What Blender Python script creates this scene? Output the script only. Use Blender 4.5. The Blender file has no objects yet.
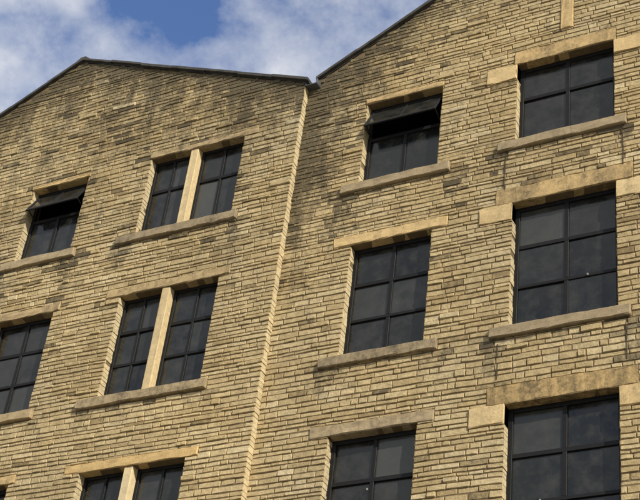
import bpy, math, random
from mathutils import Matrix, Vector, noise
random.seed(7)
D=17.5; CZ=1.6; SL=0.9914
SUN=Vector((0.74,-0.46,0.54)).normalized()
scene=bpy.context.scene

# ---------------------------------------------------------------- helpers
def link(o,parent=None):
    scene.collection.objects.link(o)
    if parent: o.parent=parent
    return o
def mesh_obj(name,V,F,mat,parent=None,smooth=False):
    me=bpy.data.meshes.new(name); me.from_pydata(V,[],F); me.update()
    if mat: me.materials.append(mat)
    return link(bpy.data.objects.new(name,me),parent)
class MB:
    def __init__(s): s.V=[];s.F=[];s.C=[]
    def box(s,x0,x1,y0,y1,z0,z1,c=(.5,0,.5)):
        b=len(s.V)
        s.V+=[(x0,y0,z0),(x1,y0,z0),(x1,y1,z0),(x0,y1,z0),(x0,y0,z1),(x1,y0,z1),(x1,y1,z1),(x0,y1,z1)]
        for f in ((0,3,2,1),(4,5,6,7),(0,1,5,4),(1,2,6,5),(2,3,7,6),(3,0,4,7)): s.F.append(tuple(b+i for i in f))
        s.C+=[c]*8
    def quad(s,a,b_,c_,d,c=(.5,0,.5)):
        b=len(s.V); s.V+=[a,b_,c_,d]; s.F.append((b,b+1,b+2,b+3)); s.C+=[c]*4
    def make(s,name,mat,parent=None,bevel=0,seg=1):
        o=mesh_obj(name,s.V,s.F,mat,parent)
        at=o.data.color_attributes.new("vc",'FLOAT_COLOR','POINT')
        buf=[]
        for c in s.C: buf+=[c[0],c[1],c[2],1]
        at.data.foreach_set("color",buf)
        if bevel:
            m=o.modifiers.new("bev",'BEVEL'); m.width=bevel; m.segments=seg; m.limit_method='ANGLE'
        return o
def N(nt,t,**k):
    n=nt.nodes.new(t)
    for a,b in k.items(): setattr(n,a,b)
    return n
def mk(name):
    m=bpy.data.materials.new(name); m.use_nodes=True
    nt=m.node_tree; return m,nt,nt.nodes['Principled BSDF']
def math_n(nt,op,a,b=None,c=None,clamp=False):
    n=N(nt,'ShaderNodeMath',operation=op); n.use_clamp=clamp
    for i,v in enumerate((a,b,c)):
        if v is None: continue
        if isinstance(v,(int,float)): n.inputs[i].default_value=v
        else: nt.links.new(v,n.inputs[i])
    return n.outputs[0]
def noise_n(nt,vec,scale,detail=4,rough=.6,dist=0):
    n=N(nt,'ShaderNodeTexNoise'); n.inputs['Scale'].default_value=scale; n.inputs['Detail'].default_value=detail
    n.inputs['Roughness'].default_value=rough; n.inputs['Distortion'].default_value=dist
    nt.links.new(vec,n.inputs['Vector']); return n.outputs['Fac']
def ramp(nt,fac,stops):
    r=N(nt,'ShaderNodeValToRGB'); e=r.color_ramp.elements
    while len(e)<len(stops): e.new(.5)
    for i,(p,c) in enumerate(stops): e[i].position=p; e[i].color=(c[0],c[1],c[2],1) if not isinstance(c,(int,float)) else (c,c,c,1)
    nt.links.new(fac,r.inputs[0]); return r.outputs[0]
def mix(nt,f,a,b,mode='MIX'):
    m=N(nt,'ShaderNodeMix',data_type='RGBA',blend_type=mode)
    for i,v in ((0,f),(6,a),(7,b)):
        if isinstance(v,(int,float)): m.inputs[i].default_value=v
        elif isinstance(v,tuple): m.inputs[i].default_value=(*v,1)
        else: nt.links.new(v,m.inputs[i])
    return m.outputs[2]
def mapping(nt,vec,sc):
    m=N(nt,'ShaderNodeMapping'); m.inputs['Scale'].default_value=sc; nt.links.new(vec,m.inputs[0]); return m.outputs[0]

# ---------------------------------------------------------------- materials
def stone_mat(name,cols,bump=.6,soot=(.052,.047,.034),sootgain=1.0,off=-2.90,lo=.70):
    m,nt,b=mk(name)
    g=N(nt,'ShaderNodeNewGeometry').outputs['Position']
    at=N(nt,'ShaderNodeAttribute',attribute_name='vc')
    sp=N(nt,'ShaderNodeSeparateColor'); nt.links.new(at.outputs['Color'],sp.inputs[0])
    base=ramp(nt,sp.outputs[0],cols)
    n1=noise_n(nt,g,9,4,.65); n2=noise_n(nt,g,60,2,.6)
    v=ramp(nt,n1,[(.25,lo),(.75,1.22)]); base=mix(nt,1,base,v,'MULTIPLY')
    v2=ramp(nt,n2,[(.3,.80),(.7,1.12)]); base=mix(nt,1,base,v2,'MULTIPLY')
    n3=noise_n(nt,g,.35,2,.5); base=mix(nt,1,base,ramp(nt,n3,[(.3,(.90,.89,.88)),(.7,(1.08,1.04,.97))]),'MULTIPLY')
    # rain-washed soot: vertical streaks + blotches
    st=mapping(nt,g,(2.3,2.3,.48)); n4=noise_n(nt,st,1.3,6,.7,.3)
    n5=noise_n(nt,g,12,4,.75)
    s=math_n(nt,'ADD',math_n(nt,'MULTIPLY',n4,1.45),math_n(nt,'MULTIPLY',n5,1.0))
    s=math_n(nt,'ADD',s,math_n(nt,'MULTIPLY',sp.outputs[1],.85*sootgain))
    s=math_n(nt,'MULTIPLY_ADD',s,2.0,off,clamp=True)
    s=math_n(nt,'MULTIPLY',s,.82)
    base=mix(nt,s,base,soot)
    nt.links.new(base,b.inputs['Base Color']); b.inputs['Roughness'].default_value=.92
    b.inputs['Specular IOR Level'].default_value=.2
    bp=N(nt,'ShaderNodeBump'); bp.inputs['Strength'].default_value=bump; bp.inputs['Distance'].default_value=.02
    h=noise_n(nt,g,26,5,.75)
    nt.links.new(h,bp.inputs['Height']); nt.links.new(bp.outputs[0],b.inputs['Normal'])
    return m
M_wall=stone_mat('gritstone_walling',[(0,(.29,.215,.11)),(.3,(.46,.355,.185)),(.6,(.57,.46,.26)),(1,(.68,.58,.37))],1.0)
M_dress=stone_mat('dressed_stone',[(0,(.28,.225,.145)),(.3,(.38,.305,.19)),(.5,(.54,.385,.175)),(.75,(.60,.475,.265)),(1,(.68,.57,.36))],.35,off=-3.02,lo=.82)
M_mortar=stone_mat('mortar_core',[(0,(.15,.11,.06)),(1,(.23,.175,.10))],.5)

def simple(name,col,rough=.6,metal=0,nscale=8,amt=.25,bump=0,spec=.4):
    m,nt,b=mk(name); g=N(nt,'ShaderNodeNewGeometry').outputs['Position']
    n=noise_n(nt,g,nscale,4,.6)
    c=mix(nt,1,col,ramp(nt,n,[(.25,1-amt),(.75,1+amt)]),'MULTIPLY')
    nt.links.new(c,b.inputs['Base Color']); b.inputs['Roughness'].default_value=rough; b.inputs['Metallic'].default_value=metal
    b.inputs['Specular IOR Level'].default_value=spec
    if bump:
        bp=N(nt,'ShaderNodeBump'); bp.inputs['Strength'].default_value=bump; bp.inputs['Distance'].default_value=.01
        nt.links.new(n,bp.inputs['Height']); nt.links.new(bp.outputs[0],b.inputs['Normal'])
    return m
M_frame=simple('dark_painted_frame',(.010,.010,.010),.6,spec=.25)
M_lead=simple('lead_flashing',(.075,.075,.08),.6,0,6,.4,.4)
M_joint=simple('open_joint_filler',(.07,.055,.035),.95,0,20,.4,.4,.1)
M_slate=simple('roof_slate',(.065,.062,.056),.8,0,5,.45,.5,.2)
M_asphalt=simple('asphalt',(.05,.05,.05),.9,0,60,.3,.5)
M_flag=simple('paving_flags',(.26,.24,.2),.9,0,4,.25,.3)
M_kerb=simple('kerb_stone',(.3,.28,.24),.85,0,9,.2,.3)
M_ground=simple('gravelly_earth',(.16,.14,.09),.95,0,.6,.35,.3)
M_paint=simple('road_paint',(.75,.74,.7),.7,0,30,.15)
M_wood=simple('door_timber',(.05,.09,.07),.6,0,12,.3,.3)
M_dark=simple('interior_plaster',(.22,.21,.19),.9)
M_catch=simple('pale_catch',(.30,.30,.28),.5)
# glass
M_glass,nt,b=mk('window_glass')
g=N(nt,'ShaderNodeNewGeometry').outputs['Position']
at=N(nt,'ShaderNodeAttribute',attribute_name='vc'); sp=N(nt,'ShaderNodeSeparateColor'); nt.links.new(at.outputs['Color'],sp.inputs[0])
dirt=noise_n(nt,g,3.5,5,.7)
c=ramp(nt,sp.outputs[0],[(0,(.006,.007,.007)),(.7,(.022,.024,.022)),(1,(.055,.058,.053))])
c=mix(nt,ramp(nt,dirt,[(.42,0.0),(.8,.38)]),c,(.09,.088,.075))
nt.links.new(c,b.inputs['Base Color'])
nt.links.new(ramp(nt,dirt,[(.3,.04),(.8,.3)]),b.inputs['Roughness'])
b.inputs['IOR'].default_value=1.5; b.inputs['Specular IOR Level'].default_value=.5
b.inputs['Specular Tint'].default_value=(1,.98,.90,1)
bp=N(nt,'ShaderNodeBump'); bp.inputs['Strength'].default_value=.3; bp.inputs['Distance'].default_value=.01
nt.links.new(noise_n(nt,g,1.7,2,.5),bp.inputs['Height']); nt.links.new(bp.outputs[0],b.inputs['Normal'])

# ---------------------------------------------------------------- building data
mill=bpy.data.objects.new('stone_mill_building',None); link(mill)
def rooflineL(x):
    return 23.38-.430*(x+17.17) if x>-17.17 else 23.38+.530*(x+17.17)
def rooflineR(x):
    return 23.79-.563*abs(x+6.1)
WL=dict(x0=-23.0,x1=-.648*D,y=-.15,roof=rooflineL,s=SL)
WR=dict(x0=-.648*D,x1=-.86,y=0.0,roof=rooflineR,s=1.0)
def X(w,x): return x*D*w['s']
def Z(w,z): return z*D*w['s']+CZ
for w in (WL,WR): w['open']=[];w['sill']=[];w['lint']=[];w['pad']=[];w['win']=[];w['joint']=[]
def opening(w,x0,x1,z0,z1,sx0,sx1,lint=None,cols=2,kind='three',split=None,hop=False,sill=True):
    w['open'].append((X(w,x0),X(w,x1),Z(w,z0),Z(w,z1)))
    if sill: w['sill'].append((X(w,sx0),X(w,sx1),Z(w,z0-.0105),Z(w,z0)))
    if lint: w['lint'].append((X(w,lint[0]),X(w,lint[1]),Z(w,lint[2]),Z(w,lint[3])))
    segs=[(x0,x1)] if not split else [(x0,split[0]),(split[1],x1)]
    for a,b_ in segs: w['win'].append((X(w,a),X(w,b_),Z(w,z0),Z(w,z1),cols,kind,hop))
    if split: w.setdefault('mull',[]).append((X(w,split[0]),X(w,split[1]),Z(w,z0),Z(w,z1)))
ROW={1:(.9365,1.046),2:(.7265,.858),3:(.509,.642),4:(.295,.428),5:(.081,.214)}
def colM(x0,x1,hoprow):
    for r,(a,b_) in ROW.items():
        l=(x0-.001,x1+.001,b_,b_+.007) if r==1 else (x0-.019,x1+.016,b_,b_+.0115)
        opening(WR,x0,x1,a,b_,x0-.018,x1+.0145,l,2,'two' if r==1 else 'three',hop=(r==hoprow))
colM(-.571,-.4835,1); colM(-.2165,-.129,0)
for r,(a,b_) in {1:(.9445,1.0485),2:(.7265,.8675),3:(.509,.6475),4:(.295,.4335),5:(.081,.2195)}.items():
    l=(-.405,-.299,b_,b_+.0165) if r==1 else (-.4185,-.2855,b_,b_+.0185)
    opening(WR,-.402,-.3015,a,b_,-.4185,-.290,l,2,'two' if r==1 else 'three')
    WR['pad'].append((X(WR,-.4345),X(WR,-.402),Z(WR,b_-.0195),Z(WR,b_)))
    WR['pad'].append((X(WR,-.3015),X(WR,-.269),Z(WR,b_-.0195),Z(WR,b_)))
    if r<5:
        nb={1:.885,2:.666,3:.452,4:.238}[r]
        for jx in (-.4105,-.2945): WR['joint'].append((X(WR,jx),Z(WR,nb),Z(WR,a-.0105)))
WR['pad'].append((X(WR,-.356),X(WR,-.343),Z(WR,1.082),Z(WR,1.135)))
def colL(x0,x1,m0,m1):
    for r,(a,b_) in ROW.items():
        b_={1:1.0475,2:.8555,3:.6435,4:.429,5:.215}[r]
        l=(x0-.002,x1+.017,b_,b_+.007) if r==1 else (x0-.018,x1+.0125,b_,b_+.0100)
        opening(WL,x0,x1,a+.0015,b_,x0-.022,x1+.0085,l,2,'two' if r==1 else 'three',split=(m0,m1))
def colF(x0,x1,hoprow):
    for r,(a,b_) in ROW.items():
        b_={1:1.0455,2:.8545,3:.6435,4:.429,5:.215}[r]
        l=(x0-.002,x1+.002,b_,b_+.005) if r==1 else (x0-.010,x1+.007,b_,b_+.0095)
        opening(WL,x0,x1,a+.0015,b_,x0-.014,x1+.0085,l,2,'two' if r==1 else 'three',hop=(r==hoprow))
colL(-.8445,-.7215,-.7915,-.7815); colF(-1.011,-.931,1); colL(-1.235,-1.112,-1.182,-1.172)

# ---------------------------------------------------------------- wall core
REV=.34
def core(w,name):
    mb=MB(); y=w['y']; op=w['open']
    xs=sorted({w['x0'],w['x1']}|{o[0] for o in op}|{o[1] for o in op})
    zs=sorted({0.0}|{o[2] for o in op}|{o[3] for o in op})
    ztop=20.45
    zs.append(ztop)
    for i in range(len(zs)-1):
        run=None
        for j in range(len(xs)-1):
            cx=(xs[j]+xs[j+1])/2; cz=(zs[i]+zs[i+1])/2
            hole=any(o[0]<cx<o[1] and o[2]<cz<o[3] for o in op)
            if hole:
                if run is not None: mb.quad((run,y,zs[i]),(xs[j],y,zs[i]),(xs[j],y,zs[i+1]),(run,y,zs[i+1])); run=None
            elif run is None: run=xs[j]
        if run is not None: mb.quad((run,y,zs[i]),(xs[-1],y,zs[i]),(xs[-1],y,zs[i+1]),(run,y,zs[i+1]))
    for (a,b_,c,d) in op:
        mb.quad((a,y,c),(a,y+REV,c),(a,y+REV,d),(a,y,d)); mb.quad((b_,y,c),(b_,y,d),(b_,y+REV,d),(b_,y+REV,c))
        mb.quad((a,y,d),(a,y+REV,d),(b_,y+REV,d),(b_,y,d)); mb.quad((a,y,c),(b_,y,c),(b_,y+REV,c),(a,y+REV,c))
    ap=-17.17 if w is WL else -6.1
    r=w['roof']; b=len(mb.V)
    P=[(w['x0'],y,ztop),(w['x1'],y,ztop)]
    if r(w['x1'])-.1>ztop: P.append((w['x1'],y,r(w['x1'])-.1))
    P.append((ap,y,r(ap)-.1))
    if r(w['x0'])-.1>ztop: P.append((w['x0'],y,r(w['x0'])-.1))
    mb.V+=P; mb.C+=[(.5,0,.5)]*len(P); mb.F.append(tuple(range(b,b+len(P))))
    mb.make(name,M_mortar,mill)
core(WL,'wall_core_west_gable'); core(WR,'wall_core_east_gable')
mb=MB()
xr=-.648*D
mb.quad((xr,-.15,0),(xr,0.0,0),(xr,0.0,20.6),(xr,-.15,20.6))
for x,z in ((-23.0,20.15),(-.86,20.75)): mb.quad((x,-.15 if x<-20 else 0,0),(x,22,0),(x,22,z),(x,-.15 if x<-20 else 0,z))
mb.quad((-23,22,0),(-.86,22,0),(-.86,22,20.7),(-23,22,20.2))
mb.make('side_and_back_walls',M_mortar,mill)
mb=MB()
for z in (2.6,6.4,10.2,13.9,17.6): mb.box(-22.6,-1.2,.5,21.5,z,z+.25)
mb.box(-22.6,-1.2,6,6.2,.1,20)
mb.make('floors_and_inner_wall',M_dark,mill)

# ---------------------------------------------------------------- individual walling stones
def nz(x,z,s,o=0): return noise.noise(Vector((x*s+o,z*s,o*1.7)))
def soot_val(w,x,z):
    r=w['roof'](x); d=max(0,r-z)
    s=.62*math.exp(-d/1.6)+.40*math.exp(-d/.35)
    if w is WL: s+=.32*max(0,min(1,(z-17.3)/2.5))+.12*max(0,min(1,(z-12.5)/3))
    dx=abs(x+11.3)
    if x>-11.34: s+=.85*math.exp(-dx/1.1)*max(0,min(1,(z-14)/4))
    else: s-=.10
    for (a,b_,c,dd) in w['sill']:
        if a-.1<x<b_+.1 and z<c: s+=.32*math.exp(-(c-z)/.45)
        if z<c and (abs(x-a)<.22 or abs(x-b_)<.22): s+=.45*math.exp(-(c-z)/1.0)
    return min(1.3,max(0,s))
def stones(w,name):
    V=[];F=[];C=[]; y0=w['y']
    blk=w['open']+w['sill']+w['lint']+w['pad']
    z=0.02; rnd=random.random
    while z<23.7:
        h=random.choice((.065,.08,.085,.09,.095,.1,.11,.125))*(1+.1*(rnd()-.5)); z1=z+h
        bl=[b for b in blk if b[2]<z1-.004 and b[3]>z+.004]
        xs=sorted({w['x0'],w['x1']}|{e for b in bl for e in (b[0],b[1]) if w['x0']<e<w['x1']})
        segs=[]
        for j in range(len(xs)-1):
            if xs[j+1]-xs[j]<.01: continue
            cx=(xs[j]+xs[j+1])/2; lo,hi=z,z1
            for b in bl:
                if b[0]<cx<b[1]:
                    if b[2]<=lo and b[3]>=hi: lo=hi
                    elif b[2]<=lo: lo=max(lo,b[3])
                    elif b[3]>=hi: hi=min(hi,b[2])
                    else: lo=hi
            free=hi-lo>.022
            if free and segs and segs[-1][2]==lo and segs[-1][3]==hi and abs(segs[-1][1]-xs[j])<1e-6: segs[-1][1]=xs[j+1]
            elif free: segs.append([xs[j],xs[j+1],lo,hi])
        openx=[(b[0],b[1]) for b in w['open'] if b[2]<(z+z1)/2<b[3]]
        cp=(rnd()-.5)*.006
        for (a,b_,lo,hi) in segs:
            x=a; first=True
            while x<b_-.001:
                L=random.uniform(.12,.46)*(1 if rnd()>.12 else 1.35)
                if first: L*=random.choice((.6,.9,1.2))
                if b_-x-L<.12: L=b_-x
                xa,xb=x,x+L; x=xb
                aL=any(abs(xa-o[1])<.002 for o in openx); aR=any(abs(xb-o[0])<.002 for o in openx)
                corner=(w is WL and abs(xb-w['x1'])<.002)
                first=False
                xm=(xa+xb)/2
                if w['roof'](xm)-.1<lo+.03: continue
                p=random.uniform(.007,.021)*(1 if rnd()>.06 else 1.8)+cp
                p=max(.005,p)
                gx=.003+rnd()*.004; gz=.003+rnd()*.004
                X0=xa+(gx if not aL else -.012*rnd()); X1=xb-(gx if not aR else -.012*rnd())
                if corner: X1=xb+.004+.012*rnd()
                Z0,Z1=lo+gz,hi-gz
                back=.01
                t=.5+.30*(rnd()-.5)+.25*nz(xm,z,.9,3)
                q=rnd()
                if q<.07: t-=.25
                elif q>.92: t+=.2
                so=soot_val(w,xm,z)+.24*(rnd()-.5)
                if q<.045: so+=.42
                col=(max(0,min(1,t)),max(0,so),rnd())
                rcol=(min(1,max(t,.6)+.25),max(0,so)*.2,col[2])  # return and reveal faces: sunlit brightness put into the colour, lighter than the front
                e=.010
                us=[X0,X0+e,(X0+X1)/2+(rnd()-.5)*.3*(X1-X0),X1-e,X1]; vs=[Z0,Z0+min(e,.2*(Z1-Z0)),Z1-min(e,.2*(Z1-Z0)),Z1]
                base=len(V)
                tilt=(rnd()-.5)*.010; tz=(rnd()-.5)*.008
                wob=lambda xx:.013*nz(xx,z,.8,11)+.008*nz(xx,z,3.1,17)
                zcap=lambda xx:w['roof'](xx)-.06
                for i,u in enumerate(us):
                    for k,v in enumerate(vs):
                        edge=(i in(0,4)) or (k in(0,3))
                        if edge:
                            yy=back
                            uu=u+(rnd()-.5)*.006; vv=v+(rnd()-.5)*.010
                        else:
                            yy=-p+(rnd()-.5)*.008+tilt*((i-2)/2)+tz*(k-1.5)
                            yy=min(yy,-.002)
                            uu=u+(rnd()-.5)*.007; vv=v+(rnd()-.5)*.010
                        vv+=wob(uu)
                        V.append((uu,y0+yy,min(vv,zcap(uu)))); C.append(col)
                for i in range(4):
                    for k in range(3):
                        q0=base+i*4+k
                        F.append((q0,q0+4,q0+5,q0+1))
                for side in ('L','R'):
                    if side=='L' and not aL: continue
                    if side=='R' and not (aR or corner): continue
                    xx=X0 if side=='L' else X1; dep=.20 if not corner else .149
                    j1=(rnd()-.5)*.008
                    b2=len(V)
                    V+= [(xx,y0-p*.6,Z0),(xx,y0-p*.6,Z1),(xx+j1,y0+dep,Z1),(xx+j1,y0+dep,Z0)]; C+=[rcol]*4
                    F.append((b2,b2+1,b2+2,b2+3))
                    s_=.03 if side=='L' else -.03
                    for zz in (Z0,Z1):
                        b3=len(V); V+=[(xx,y0-p*.6,zz),(xx+s_,y0-p*.6,zz),(xx+s_,y0+dep,zz),(xx,y0+dep,zz)]; C+=[rcol]*4; F.append((b3,b3+1,b3+2,b3+3))
        z=z1
    mb=MB(); mb.V=V;mb.F=F;mb.C=C
    return mb.make(name,M_wall,mill)
stones(WL,'coursed_stonework_west_gable'); stones(WR,'coursed_stonework_east_gable')

# ---------------------------------------------------------------- dressings
def rough_block(mb,x0,x1,y0,y1,z0,z1,col,amp=.006):
    n=max(3,int((x1-x0)/.15)); e=.012
    us=[x0,x0+e]+[x0+(x1-x0)*i/n for i in range(1,n)]+[x1-e,x1]
    prof=[(y1,z0),(y0+e,z0),(y0,z0+e),(y0,(z0+z1)/2),(y0,z1-e),(y0+e,z1),(y1,z1)]
    b=len(mb.V); m=len(prof); sd=random.random()*50
    for i,u in enumerate(us):
        s=.010 if i in(0,len(us)-1) else 0
        wz=.012*noise.noise(Vector((u*1.3,sd,0)))
        for j,(yy,zz) in enumerate(prof):
            back=j in(0,m-1)
            jy=0 if back else amp*(random.random()-.5)*1.4; jz=0 if back else amp*(random.random()-.5)+wz
            mb.V.append((u,yy+jy+(0 if back else s),zz+jz+(0 if back else (s*.5 if j<3 else (-s*.5 if j>3 else 0))))); mb.C.append(col)
    for i in range(len(us)-1):
        for j in range(m-1):
            q=b+i*m+j; mb.F.append((q,q+m,q+m+1,q+1))
    mb.F.append(tuple(b+j for j in range(m))); mb.F.append(tuple(b+(len(us)-1)*m+j for j in reversed(range(m))))
for w,nm in ((WL,'west'),(WR,'east')):
    y=w['y']
    mb=MB()
    for s in w['sill']: rough_block(mb,s[0],s[1],y-.085,y+.26,s[2],s[3],(random.uniform(.05,.36),.2+.35*random.random(),0),.011)
    mb.make('window_sills_'+nm,M_dress,mill)
    mb=MB()
    for s in w['lint']:
        bay=(w is WR and -7.5<s[0]<-6.5)
        rough_block(mb,s[0],s[1],y-.030,y+.30,s[2],s[3],(random.uniform(.44,.54) if bay else random.uniform(.30,.62),(.35 if bay else .15)+.30*random.random(),0),.013)
    for s in w['pad']: rough_block(mb,s[0],s[1],y-.036,y+.20,s[2]+.003,s[3]-.003,(random.uniform(.55,.78),.05+.3*random.random(),0),.016)
    mb.make('window_lintels_'+nm,M_dress,mill)
    if w.get('mull'):
        mb=MB()
        for s in w['mull']: rough_block(mb,s[0],s[1],y+.0,y+.24,s[2],s[3],(random.uniform(.75,.95),.0,0),.004)
        mb.make('stone_mullions_'+nm,M_dress,mill)
mb=MB()
for jx,z0,z1 in WR['joint']:
    z=z0
    while z<z1:
        zz=min(z1,z+random.uniform(.08,.16)); o=random.uniform(-.010,.010)
        if random.random()>.12: mb.box(jx-.007+o,jx+.007+o,-.0265,.01,z,zz)
        z=zz
mb.make('straight_joints',M_joint,mill)

# ---------------------------------------------------------------- windows
catch=MB()
def window(w,x0,x1,z0,z1,cols,kind,hop):
    fr=MB(); gl=MB(); yf=w['y']+.155; yb=yf+.06
    wide=(x1-x0)>1.2
    fw=.075 if wide else .06
    fr.box(x0-.01,x0+fw,yf,yb,z0,z1); fr.box(x1-fw,x1+.01,yf,yb,z0,z1)
    fr.box(x0+fw,x1-fw,yf+.002,yb,z1-fw,z1); fr.box(x0+fw,x1-fw,yf+.002,yb,z0,z0+fw+.02)
    H=z1-z0
    if kind=='two': tr=[z0+H*.60]
    else: tr=[z0+H*.345,z0+H*.665]
    ix0,ix1=x0+fw,x1-fw
    mw=.034 if wide else .024
    cxs=[ix0+(ix1-ix0)*i/cols for i in range(1,cols)]
    top=z1-fw
    hinge_lo=tr[-1]
    for i,t in enumerate(tr):
        hh=.036 if (kind=='two' or i==1) else .028
        fr.box(ix0,ix1,yf+.004,yb-.004,t-hh,t+hh)
    for c in cxs:
        ys=[z0+fw+.02]+[v for t in tr for v in (t-.03,t+.03)]+[top]
        for k in range(0,len(ys),2):
            if hop and ys[k]>hinge_lo: continue
            fr.box(c-mw,c+mw,yf+.006,yb-.006,ys[k],ys[k+1])
    if kind=='three' and wide:
        for c,t in ((ix0+.28*(ix1-ix0),tr[0]),(ix0+.72*(ix1-ix0),tr[0]),(cxs[0]-.06,tr[1]-.16)):
            if random.random()<.5: catch.box(c-.011,c+.011,yf-.015,yf+.003,t-.016,t+.016)
    ex=[ix0]+cxs+[ix1]; ez=[z0+fw+.02]+tr+[top]
    yg=yf+.035
    for i in range(len(ex)-1):
        for k in range(len(ez)-1):
            if hop and k==len(ez)-2: continue
            a,b_,c,d=ex[i],ex[i+1],ez[k],ez[k+1]
            j=[random.uniform(-.007,.007) for _ in range(3)]
            r=random.random(); col=(r**1.4,0,random.random())
            gl.quad((a,yg+j[0],c),(b_,yg+j[1],c),(b_,yg+j[1]+j[2],d),(a,yg+j[0]+j[2],d),col)
    if hop:
        ang=math.radians(27); Hs=top-hinge_lo-.02
        s0,s1=ix0-.02,ix1+.02
        def P(x,u,o):
            return (x, yf-.01-math.sin(ang)*u-math.cos(ang)*o, top-math.cos(ang)*u+math.sin(ang)*o)
        def bar(xa,xb,ua,ub,t0=-.016,t1=.014):
            b=len(fr.V)
            for (x,u,o) in ((xa,ua,t0),(xb,ua,t0),(xb,ub,t0),(xa,ub,t0),(xa,ua,t1),(xb,ua,t1),(xb,ub,t1),(xa,ub,t1)): fr.V.append(P(x,u,o)); fr.C.append((.5,0,.5))
            for f in ((0,3,2,1),(4,5,6,7),(0,1,5,4),(1,2,6,5),(2,3,7,6),(3,0,4,7)): fr.F.append(tuple(b+i for i in f))
        bar(s0,s0+.05,0,Hs);bar(s1-.05,s1,0,Hs);bar(s0+.05,s1-.05,0,.045);bar(s0+.05,s1-.05,Hs-.07,Hs)
        for c in cxs: bar(c-.022,c+.022,.045,Hs-.07,-.012,.010)
        for k,(ga,gb) in enumerate(zip([s0+.05]+cxs,cxs+[s1-.05])):
            gl.quad(P(ga,Hs-.06,0),P(gb,Hs-.06,0),P(gb,.04,0),P(ga,.04,0),(.25,0,0))
        for sx in (s0+.02,s1-.04):
            b=len(fr.V); a=P(sx,Hs*.9,-.02); q=(sx,yf+.03,hinge_lo+.05)
            for (px,py,pz) in (a,q):
                for dx,dz in ((0,0),(.018,0),(.018,.018),(0,.018)): fr.V.append((px+dx,py,pz+dz)); fr.C.append((.5,0,.5))
            for k in range(4): fr.F.append((b+k,b+(k+1)%4,b+4+(k+1)%4,b+4+k))
    fr.make('window_frame',M_frame,mill,.004); gl.make('window_panes',M_glass,mill)
for w in (WL,WR):
    for a in w['win']: window(w,*a)
catch.make('window_catches',M_catch,mill)

# ---------------------------------------------------------------- roofs
mb=MB(); vg=MB()
def slope(mbx,xa,za,xb,zb,y0,y1,th):
    b=len(mbx.V)
    mbx.V+=[(xa,y0,za-th),(xb,y0,zb-th),(xb,y1,zb-th),(xa,y1,za-th),(xa,y0,za),(xb,y0,zb),(xb,y1,zb),(xa,y1,za)]
    for f in ((0,3,2,1),(4,5,6,7),(0,1,5,4),(1,2,6,5),(2,3,7,6),(3,0,4,7)): mbx.F.append(tuple(b+i for i in f))
    mbx.C+=[(.5,0,.5)]*8
for (r,ap,xl,xrr,y) in ((rooflineL,-17.17,-23.15,-11.24,-.15),(rooflineR,-6.1,-11.16,-.75,0.0)):
    for (xa,xb) in ((xl,ap),(ap,xrr)):
        slope(mb,xa,r(xa)-.015,xb,r(xb)-.015,y-.02,22.1,.07)
        n=int(abs(xb-xa)/.75)
        for i in range(n):
            p=xa+(xb-xa)*i/n; q=xa+(xb-xa)*(i+1)/n; j=random.uniform(-.009,.009)
            slope(vg,p,r(p)+.008+j,q-.004,r(q-.004)+.008+j,y-.085+random.uniform(-.008,.008),y+.35,.07+random.uniform(-.010,.010))
mb.make('roof_slopes',M_slate,mill); vg.make('verge_coping',M_slate,mill,.006)
mb=MB()
mb.box(-11.32,-11.08,-.17,21.9,20.68,20.71); mb.box(-11.33,-11.305,-.17,21.9,20.69,20.79); mb.box(-11.095,-11.07,-.17,21.9,20.69,20.81)
mb.make('valley_gutter',M_lead,mill,.004)
mb=MB()
for ap,z in ((-17.17,23.38),(-6.1,23.79)):
    b=len(mb.V)
    for y in (-.22,22):
        for dx,dz in ((-.17,-.07),(-.06,.02),(.06,.02),(.17,-.07)): mb.V.append((ap+dx,y,z+dz+.01)); mb.C.append((.5,0,.5))
    for k in range(3): mb.F.append((b+k,b+k+1,b+5+k,b+4+k))
    mb.F.append((b,b+1,b+2,b+3))
mb.make('ridge_tiles',M_slate,mill)
mb=MB()
for i in range(14): mb.box(-7.55+i*.2,-7.36+i*.2,-.05+.004*(i%2),.01,.05,2.75)
mb.box(-7.55,-4.76,-.075,-.05,.5,.65); mb.box(-7.55,-4.76,-.075,-.05,2.1,2.25)
mb.make('loading_door',M_wood,mill,.004)
mb=MB(); mb.box(-7.9,-4.4,-.08,0.0,2.76,3.0,(.6,.1,0)); mb.box(-7.85,-7.56,-.07,0.0,0,2.755,(.6,.1,0)); mb.box(-4.75,-4.46,-.07,0,0,2.755,(.6,.1,0))
mb.make('loading_door_surround',M_dress,mill,.01)

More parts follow.
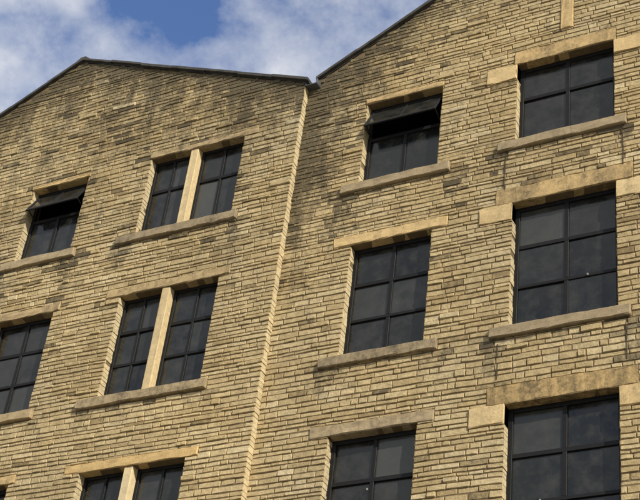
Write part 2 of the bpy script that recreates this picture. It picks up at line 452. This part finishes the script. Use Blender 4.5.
# ---------------------------------------------------------------- ground
mesh_obj('ground',[(-800,-800,-.13),(800,-800,-.13),(800,800,-.13),(-800,800,-.13)],[(0,1,2,3)],M_ground)
mesh_obj('road',[(-120,-11,-.126),(120,-11,-.126),(120,-2.4,-.126),(-120,-2.4,-.126)],[(0,1,2,3)],M_asphalt)
mb=MB()
for i in range(30): mb.quad((-60+i*4,-6.75,-.122),(-58+i*4,-6.75,-.122),(-58+i*4,-6.65,-.122),(-60+i*4,-6.65,-.122))
mb.make('road_markings',M_paint)
for nm,ya,yb,kf in (('pavement',-2.25,-.0,(-2.4,-2.25)),('pavement',-20,-11.15,(-11.15,-11.0))):
    root=bpy.data.objects.new(nm,None); link(root)
    mb=MB(); xx=-60
    if ya>-5:
        while xx<40:
            for r0,r1 in ((-2.245,-1.5),(-1.5,-.75),(-.75,-.16)): mb.box(xx+.004,xx+.9-.004,r0+.004,r1-.004,-.12,random.uniform(-.003,.003))
            xx+=.9
    else:
        while xx<40:
            for k in range(10): mb.box(xx+.004,xx+1.2-.004,ya+k*.885+.004,ya+(k+1)*.885-.004,-.12,random.uniform(-.003,.003))
            xx+=1.2
    mb.make('flags',M_flag,root)
    mb=MB(); xx=-60
    while xx<40: mb.box(xx,xx+.91,kf[0],kf[1],-.14,.004); xx+=.915
    mb.make('kerb',M_kerb,root,.012)

# ---------------------------------------------------------------- camera
R=[[0.88879,-0.18996,-0.41713],[0.44549,0.57209,0.68869],[0.1078,-0.79794,0.59308]]
rx=Vector((R[0][0],R[1][0],R[2][0])).normalized(); bk=-Vector((R[0][2],R[1][2],R[2][2])).normalized()
up=bk.cross(rx).normalized(); rx=up.cross(bk)
cam=bpy.data.cameras.new('camera'); co=bpy.data.objects.new('camera',cam); link(co)
M=Matrix((rx,up,bk)).transposed().to_4x4(); M.translation=Vector((0,-D,CZ)); co.matrix_world=M
cam.sensor_width=36; cam.lens=1452.3/640*36; cam.clip_end=3000; cam.clip_start=.1
scene.camera=co

# ---------------------------------------------------------------- light
sl=bpy.data.lights.new('sun','SUN'); sl.energy=5.0; sl.angle=math.radians(.53); sl.color=(1,.92,.79)
so=bpy.data.objects.new('sun',sl); link(so); so.rotation_euler=(-SUN).to_track_quat('-Z','Y').to_euler()
wd=bpy.data.worlds.new('World'); scene.world=wd; wd.use_nodes=True; nt=wd.node_tree
bg=nt.nodes['Background']
sk=N(nt,'ShaderNodeTexSky',sky_type='NISHITA'); sk.sun_disc=False
sk.sun_elevation=math.asin(SUN.z); sk.sun_rotation=math.atan2(SUN.x,SUN.y); sk.air_density=1.0; sk.dust_density=.4; sk.ozone_density=2
tc=N(nt,'ShaderNodeTexCoord').outputs['Generated']
m_=N(nt,'ShaderNodeMapping'); m_.inputs['Location'].default_value=(.35,.1,.2); m_.inputs['Scale'].default_value=(1,1,1.2); nt.links.new(tc,m_.inputs[0])
n1=noise_n(nt,m_.outputs[0],9,7,.6,0)
dn=N(nt,'ShaderNodeVectorMath',operation='DISTANCE'); nt.links.new(tc,dn.inputs[0]); dn.inputs[1].default_value=(-.466,.542,.700)
hole=math_n(nt,'MULTIPLY_ADD',dn.outputs['Value'],-1/.09,1.0,clamp=True)
cl=math_n(nt,'SUBTRACT',math_n(nt,'ADD',n1,.11),math_n(nt,'MULTIPLY',hole,.24))
mask=ramp(nt,cl,[(.36,0),(.64,.96)])
n2=noise_n(nt,m_.outputs[0],12,5,.6,0)
ccol=ramp(nt,n2,[(.3,(5.4,5.9,7.0)),(.7,(9.0,9.05,9.1))])
skc=mix(nt,1,sk.outputs[0],(1.25,1.4,1.75),'MULTIPLY')
fin=mix(nt,mask,skc,ccol)
nt.links.new(fin,bg.inputs[0]); bg.inputs[1].default_value=.1
scene.view_settings.view_transform='Standard'; scene.view_settings.look='None'; scene.view_settings.exposure=0
